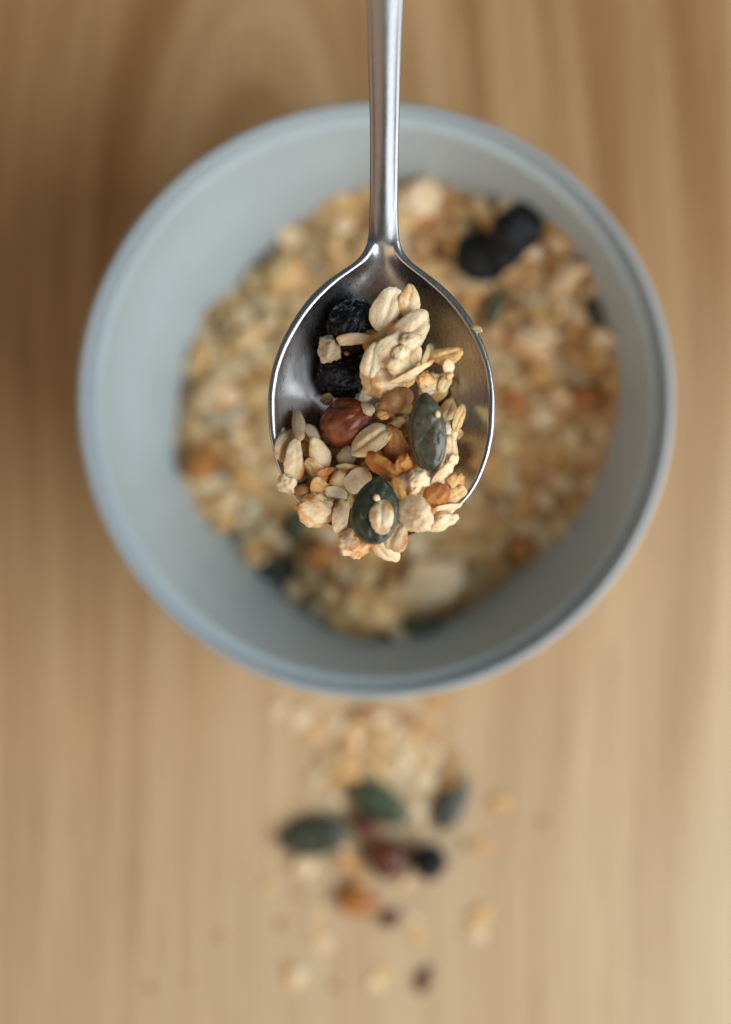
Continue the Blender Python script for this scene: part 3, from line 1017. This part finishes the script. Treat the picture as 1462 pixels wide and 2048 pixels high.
# packed body of the heap
V, F = [], []
NA, NR = 120, 46
for i in range(NR + 1):
    for k in range(NA):
        a = 2 * math.pi * k / NA - math.pi
        r = float(edge_r(a)) * 0.995 * (i / NR)
        x, y = r * math.cos(a), r * math.sin(a)
        z = max(float(mound(np.array(x), np.array(y))), float(bowl_z(r)) + 0.15) + 0.9 * mn.noise(Vector((x * 0.3, y * 0.3, 0))) + 0.5 * mn.noise(Vector((x * 0.9, y * 0.9, 4)))
        if i == NR:
            z = float(bowl_z(r)) + 0.1
        V.append(((x + BX) * MM, (y + BY) * MM, z * MM))
for i in range(NR):
    for k in range(NA):
        q = (k + 1) % NA
        F.append((i * NA + k, (i + 1) * NA + k, (i + 1) * NA + q, i * NA + q))
heap = link("granola_base", mesh_from("granola_base", V, F), M['bulk'])
tag(heap, "packed granola filling the bowl beneath the loose flakes", "granola", kind='stuff')

def variants(fn, n): return [fn(i) for i in range(n)]
def vmesh(kind, L, W, T, opt, nm):
    V, F = make(kind, L, W, T, opt, hi=False)
    me = mesh_from(nm, V * MM, F)
    set_rim(me, rim_of(V))
    return V, me, F
MATS = ['pale', 'pale', 'gold', 'gold', 'toast', 'tan']
LIB = {}
for m_ in ('pale', 'gold', 'toast', 'tan', 'grey'):
    LIB[m_] = []
    for i in range(6):
        L = random.uniform(6.0, 9.0)
        v = vmesh('flake', L, L * random.uniform(0.60, 0.82), L * random.uniform(0.13, 0.2), dict(g=random.uniform(0.05, 0.4), rough=1.4), "oat_flake")
        v[1].materials.append(M[m_])
        LIB[m_].append(v)
    for i in range(3):
        L = random.uniform(3.5, 8.5)
        v = vmesh('crumb', L, L * random.uniform(0.6, 0.9), L * random.uniform(0.35, 0.5), {}, "oat_flake")
        v[1].materials.append(M[m_])
        LIB[m_].append(v)

def place_shared(name, lib, ground, x, y, rot, tilt, label, cat, group, sc=1.0, **kw):
    V, me, F = lib
    R, z, P = ground.drop(V * sc, x, y, rot, tilt, **kw)
    o = link(name, me)
    mw = mat4(R, x, y, z)
    o.matrix_world = mw @ Matrix.Diagonal((sc, sc, sc, 1))
    tag(o, label, cat, group)
    return o

def in_edge(x, y, f=0.97):
    return math.hypot(x, y) < f * float(edge_r(math.atan2(y, x)))

# joined under-layer, then the 300 that show
bulk = Bulk()
n = 0
while n < 650:
    x, y = rng.uniform(-64, 66), rng.uniform(-66, 62)
    if not in_edge(x, y, 0.95):
        continue
    V, me, F = LIB['gold'][int(rng.integers(0, 9))]
    sc = rng.uniform(0.5, 0.9)
    R, z, P = BG.drop(V * sc, x + BX, y + BY, rng.uniform(0, 6.28), (rng.normal(0, .3), rng.normal(0, .3)), align=0.7, sink=0.9, q=0.95)
    bulk.add(P, F, x + BX, y + BY, z)
    n += 1
o = bulk.build("granola_layer", M['gold'])
tag(o, "lower layer of oat flakes showing through gaps in the bowl's granola", "granola", kind='stuff')

pts = []
tries = 0
while len(pts) < 285 and tries < 40000:
    tries += 1
    x, y = rng.uniform(-64, 66), rng.uniform(-66, 62)
    md = 6.4 - 2.4 * tries / 40000
    if in_edge(x, y, 0.97) and all((x - a) ** 2 + (y - b) ** 2 > md * md for a, b in pts):
        pts.append((x, y))
for x, y in pts:
    m_ = random.choices(['pale', 'gold', 'toast', 'tan', 'grey'], [50, 36, 5, 3, 6])[0]
    li = random.randrange(9)
    tone = {'pale': 'cream', 'gold': 'golden', 'toast': 'toasted orange', 'tan': 'brownish tan', 'grey': 'greyish beige'}[m_]
    what = "flake" if li < 6 else "lump"
    place_shared("oat_" + what, LIB[m_][li], BG, x + BX, y + BY, random.uniform(0, 6.28), (random.gauss(0, .14), random.gauss(0, .14)),
                 tone + " loose oat " + what + " in the granola heaped inside the bowl", "oat " + what, tone + " oat " + what + "s in the bowl", sc=random.uniform(0.72, 1.02), align=0.9, sink=1.1, q=0.95)

# the pieces that stand out in the bowl
BOWL_FOODS = [
 ('raisin', 958, 526, 104, 96, 24, 'raisin', "larger black raisin in the bowl, nearer the spoon", dict(T=56)),
 ('raisin', 1000, 514, 84, 76, 50, 'raisin', "black raisin wedged between the two other raisins in the bowl", dict(T=44)),
 ('raisin', 1022, 484, 100, 84, 30, 'raisin', "black raisin in the bowl, nearer the bowl's upper right rim", dict(T=50)),
 ('pumpkin', 552, 1142, 82, 44, 10, 'pumpkin_dark', "dark pumpkin seed at the lower left edge of the bowl's granola", dict(T=26)),
 ('pumpkin', 840, 1246, 84, 40, 15, 'pumpkin_green', "green pumpkin seed at the bottom edge of the bowl's granola", dict(T=26)),
 ('pumpkin', 590, 1050, 80, 40, 70, 'pumpkin_green', "green pumpkin seed half buried left below the spoon's tip", dict(T=26)),
 ('pumpkin', 985, 620, 80, 36, 60, 'pumpkin_green', "green pumpkin seed half buried below the bowl's raisins", dict(T=26)),
 ('pumpkin', 1170, 640, 60, 36, 110, 'pumpkin_dark', "dark pumpkin seed against the bowl's right wall", dict(T=24)),
 ('hazel', 395, 925, 78, 70, 40, 'nut_orange', "reddish brown nut at the left edge of the bowl's granola", dict(T=60)),
 ('hazel', 1165, 800, 62, 50, 20, 'nut_orange', "orange brown nut at the right edge of the bowl's granola", dict(T=60)),
 ('hazel', 640, 1110, 72, 62, 20, 'nut_orange', "orange brown nut below the spoon's left rim in the bowl", dict(T=50)),
 ('crumb', 860, 1165, 130, 92, 20, 'pale', "large pale oat cluster in the bowl below the spoon's tip", dict(T=46)),
 ('crumb', 835, 410, 100, 80, 20, 'pale', "pale oat cluster in the bowl beside the spoon's neck", dict(T=60)),
 ('crumb', 1120, 575, 110, 46, 30, 'pale', "long pale flake cluster in the bowl below the raisins", dict(T=36)),
 ('crumb', 1060, 690, 96, 76, -30, 'pale', "pale oat cluster in the bowl right of the spoon", dict(T=50)),
 ('crumb', 740, 1215, 100, 80, -30, 'gold', "golden oat cluster at the bottom of the bowl's granola", dict(T=50)),
 ('crumb', 560, 540, 96, 70, 30, 'gold', "golden oat cluster at the upper left of the bowl's granola", dict(T=50)),
 ('crumb', 430, 790, 90, 70, 30, 'pale', "pale oat cluster left of the spoon in the bowl", dict(T=50)),
]
for kind, px, py, L, W, ang, mat, lab, opt in BOWL_FOODS:
    k = mm_per_px(33)
    Lm, Wm, Tm = L * k, W * k, opt['T'] * k
    VF = make(kind, Lm, Wm, Tm, opt)
    x, y = at(px, py, 35)
    R, z, P = BG.drop(VF[0], x, y, math.radians(ang), (random.gauss(0, .1), random.gauss(0, .1)), align=0.7, sink=1.0 if kind == 'pumpkin' else 2.2, q=0.95)
    o = piece("granola_cluster" if kind == 'crumb' else NAMES[kind], VF, M[mat], R, x, y, z)
    tag(o, lab, {'crumb': 'granola cluster', 'hazel': 'nut'}.get(kind, CATS[kind]), "pieces standing out in the bowl")

# ------------------------------------------------------------------ spilled on the table
TG = Ground(0.7, -90, -110, 90, -20, lambda X, Y: np.zeros_like(X))
SPILL = [
 ('pumpkin', 628, 1672, 134, 82, 190, 'pumpkin_dark', "leftmost dark pumpkin seed on the table below the bowl", dict(T=26)),
 ('pumpkin', 757, 1606, 130, 74, -32, 'pumpkin_green', "middle green pumpkin seed on the table below the bowl", dict(T=26)),
 ('pumpkin', 903, 1606, 116, 58, 66, 'pumpkin_dark', "rightmost pumpkin seed on the table, tip pointing up", dict(T=24)),
 ('hazel', 778, 1714, 86, 80, -30, 'hazel_red', "reddish hazelnut on the table among the spilled seeds", dict(T=60)),
 ('hazel', 735, 1650, 56, 50, 30, 'hazel_red', "dark brown nut half hidden between spilled pumpkin seeds", dict(T=44)),
 ('raisin', 857, 1718, 66, 62, 20, 'raisin', "round black raisin on the table", dict(T=56)),
 ('hazel', 718, 1802, 84, 58, -12, 'nut_orange', "orange brown almond piece on the table", dict(T=40)),
 ('kernel', 783, 1838, 46, 36, 30, 'hazel_red', "small dark brown nut chip beside the orange almond piece", dict(T=24)),
 ('kernel', 848, 1960, 66, 36, 70, 'hazel_red', "dark brown seed lying alone low on the table", dict(T=26)),
]
for kind, px, py, L, W, ang, mat, lab, opt in SPILL:
    k = mm_per_px(2)
    Lm, Wm, Tm = L * k, W * k, opt['T'] * k
    VF = make(kind, Lm, Wm, Tm, opt)
    x, y = at(px, py, 2)
    R, z, P = TG.drop(VF[0], x, y, math.radians(ang), (0, 0), align=0.5, sink=0.0, q=1.0)
    o = piece(NAMES[kind], VF, M[mat], R, x, y, z)
    tag(o, lab, {'hazel': 'nut', 'kernel': 'seed'}.get(kind, CATS[kind]), "pieces spilled on the table")
FL = [(650, 1440, 'gold'), (675, 1455, 'pale'), (705, 1475, 'pale'), (760, 1465, 'gold'), (805, 1475, 'pale'), (845, 1455, 'gold'), (815, 1515, 'pale'), (760, 1548, 'gold'), (870, 1505, 'pale'), (600, 1440, 'pale'), (628, 1470, 'pale'), (640, 1550, 'pale'), (636, 1556, 'pale'), (672, 1600, 'pale'), (690, 1480, 'gold'), (716, 1450, 'gold'), (730, 1430, 'tan'), (745, 1500, 'gold'),
      (735, 1525, 'gold'), (770, 1480, 'gold'), (790, 1450, 'pale'), (812, 1440, 'tan'), (830, 1490, 'gold'), (780, 1530, 'gold'), (800, 1545, 'pale'), (850, 1530, 'gold'),
      (880, 1480, 'gold'), (910, 1520, 'tan'), (900, 1560, 'gold'), (850, 1560, 'pale'), (838, 1620, 'pale'), (842, 1650, 'pale'), (700, 1540, 'gold'), (670, 1560, 'gold'), (660, 1520, 'gold'),
      (600, 1730, 'pale'), (618, 1738, 'pale'), (690, 1700, 'pale'), (700, 1730, 'gold'), (725, 1760, 'gold'), (930, 1690, 'tan'), (965, 1690, 'gold'),
      (1000, 1610, 'gold'), (1085, 1645, 'tan'), (535, 1770, 'gold'), (600, 1790, 'tan'), (560, 1850, 'tan'), (630, 1860, 'gold'), (645, 1890, 'pale'), (640, 1820, 'pale'), (830, 1840, 'pale'),
      (835, 1870, 'gold'), (925, 1865, 'tan'), (960, 1872, 'pale'), (575, 1940, 'tan'), (592, 1960, 'pale'), (765, 1950, 'gold'), (755, 1965, 'pale'), (670, 1975, 'tan'), (375, 1960, 'tan'),
      (300, 1978, 'tan'), (440, 1875, 'tan'), (960, 1830, 'gold'), (810, 1770, 'pale'), (870, 1440, 'gold'), (760, 1440, 'pale'), (700, 1510, 'gold'), (560, 1420, 'pale'), (870, 1400, 'gold')]
ANCHOR = [(628, 1672, "leftmost pumpkin seed"), (757, 1606, "middle pumpkin seed"), (903, 1606, "rightmost pumpkin seed"), (777, 1712, "reddish hazelnut"),
          (857, 1718, "black raisin"), (718, 1802, "orange almond piece"), (848, 1960, "lone dark brown seed")]
ORD = ["closest", "second closest", "third closest", "fourth closest", "fifth closest", "sixth closest", "seventh closest", "eighth closest", "ninth closest", "tenth closest", "eleventh closest", "twelfth closest", "thirteenth closest", "fourteenth closest", "fifteenth closest", "sixteenth closest", "seventeenth closest", "eighteenth closest", "nineteenth closest", "twentieth closest"]
near = {}
for k, (px, py, m_) in enumerate(FL):
    a = min(range(len(ANCHOR)), key=lambda q: math.hypot(px - ANCHOR[q][0], py - ANCHOR[q][1]))
    near.setdefault((a, m_), []).append((math.hypot(px - ANCHOR[a][0], py - ANCHOR[a][1]), k))
TXT = {}
TONE = {'pale': 'cream', 'gold': 'golden', 'toast': 'toasted orange', 'tan': 'brownish tan', 'grey': 'greyish'}
for (a, m_), lst in near.items():
    for n_, (d, k) in enumerate(sorted(lst)):
        TXT[k] = "%s spilled oat flake%s the %s" % (TONE[m_], " near" if len(lst) == 1 else ", %s of its colour to" % ORD[n_], ANCHOR[a][2])
for k, (px, py, m_) in enumerate(FL):
    x, y = at(px, py, 1)
    big = m_ != 'tan' or py < 1600
    place_shared("oat_flake", random.choice(LIB[m_][:6]), TG, x, y, random.uniform(0, 6.28), (random.gauss(0, .06), random.gauss(0, .06)), TXT[k], "oat flake",
                 "oat flakes spilled on the table", sc=random.uniform(0.5, 0.85) * (1 if big else 0.7), align=0.8, sink=0.1, q=0.995)
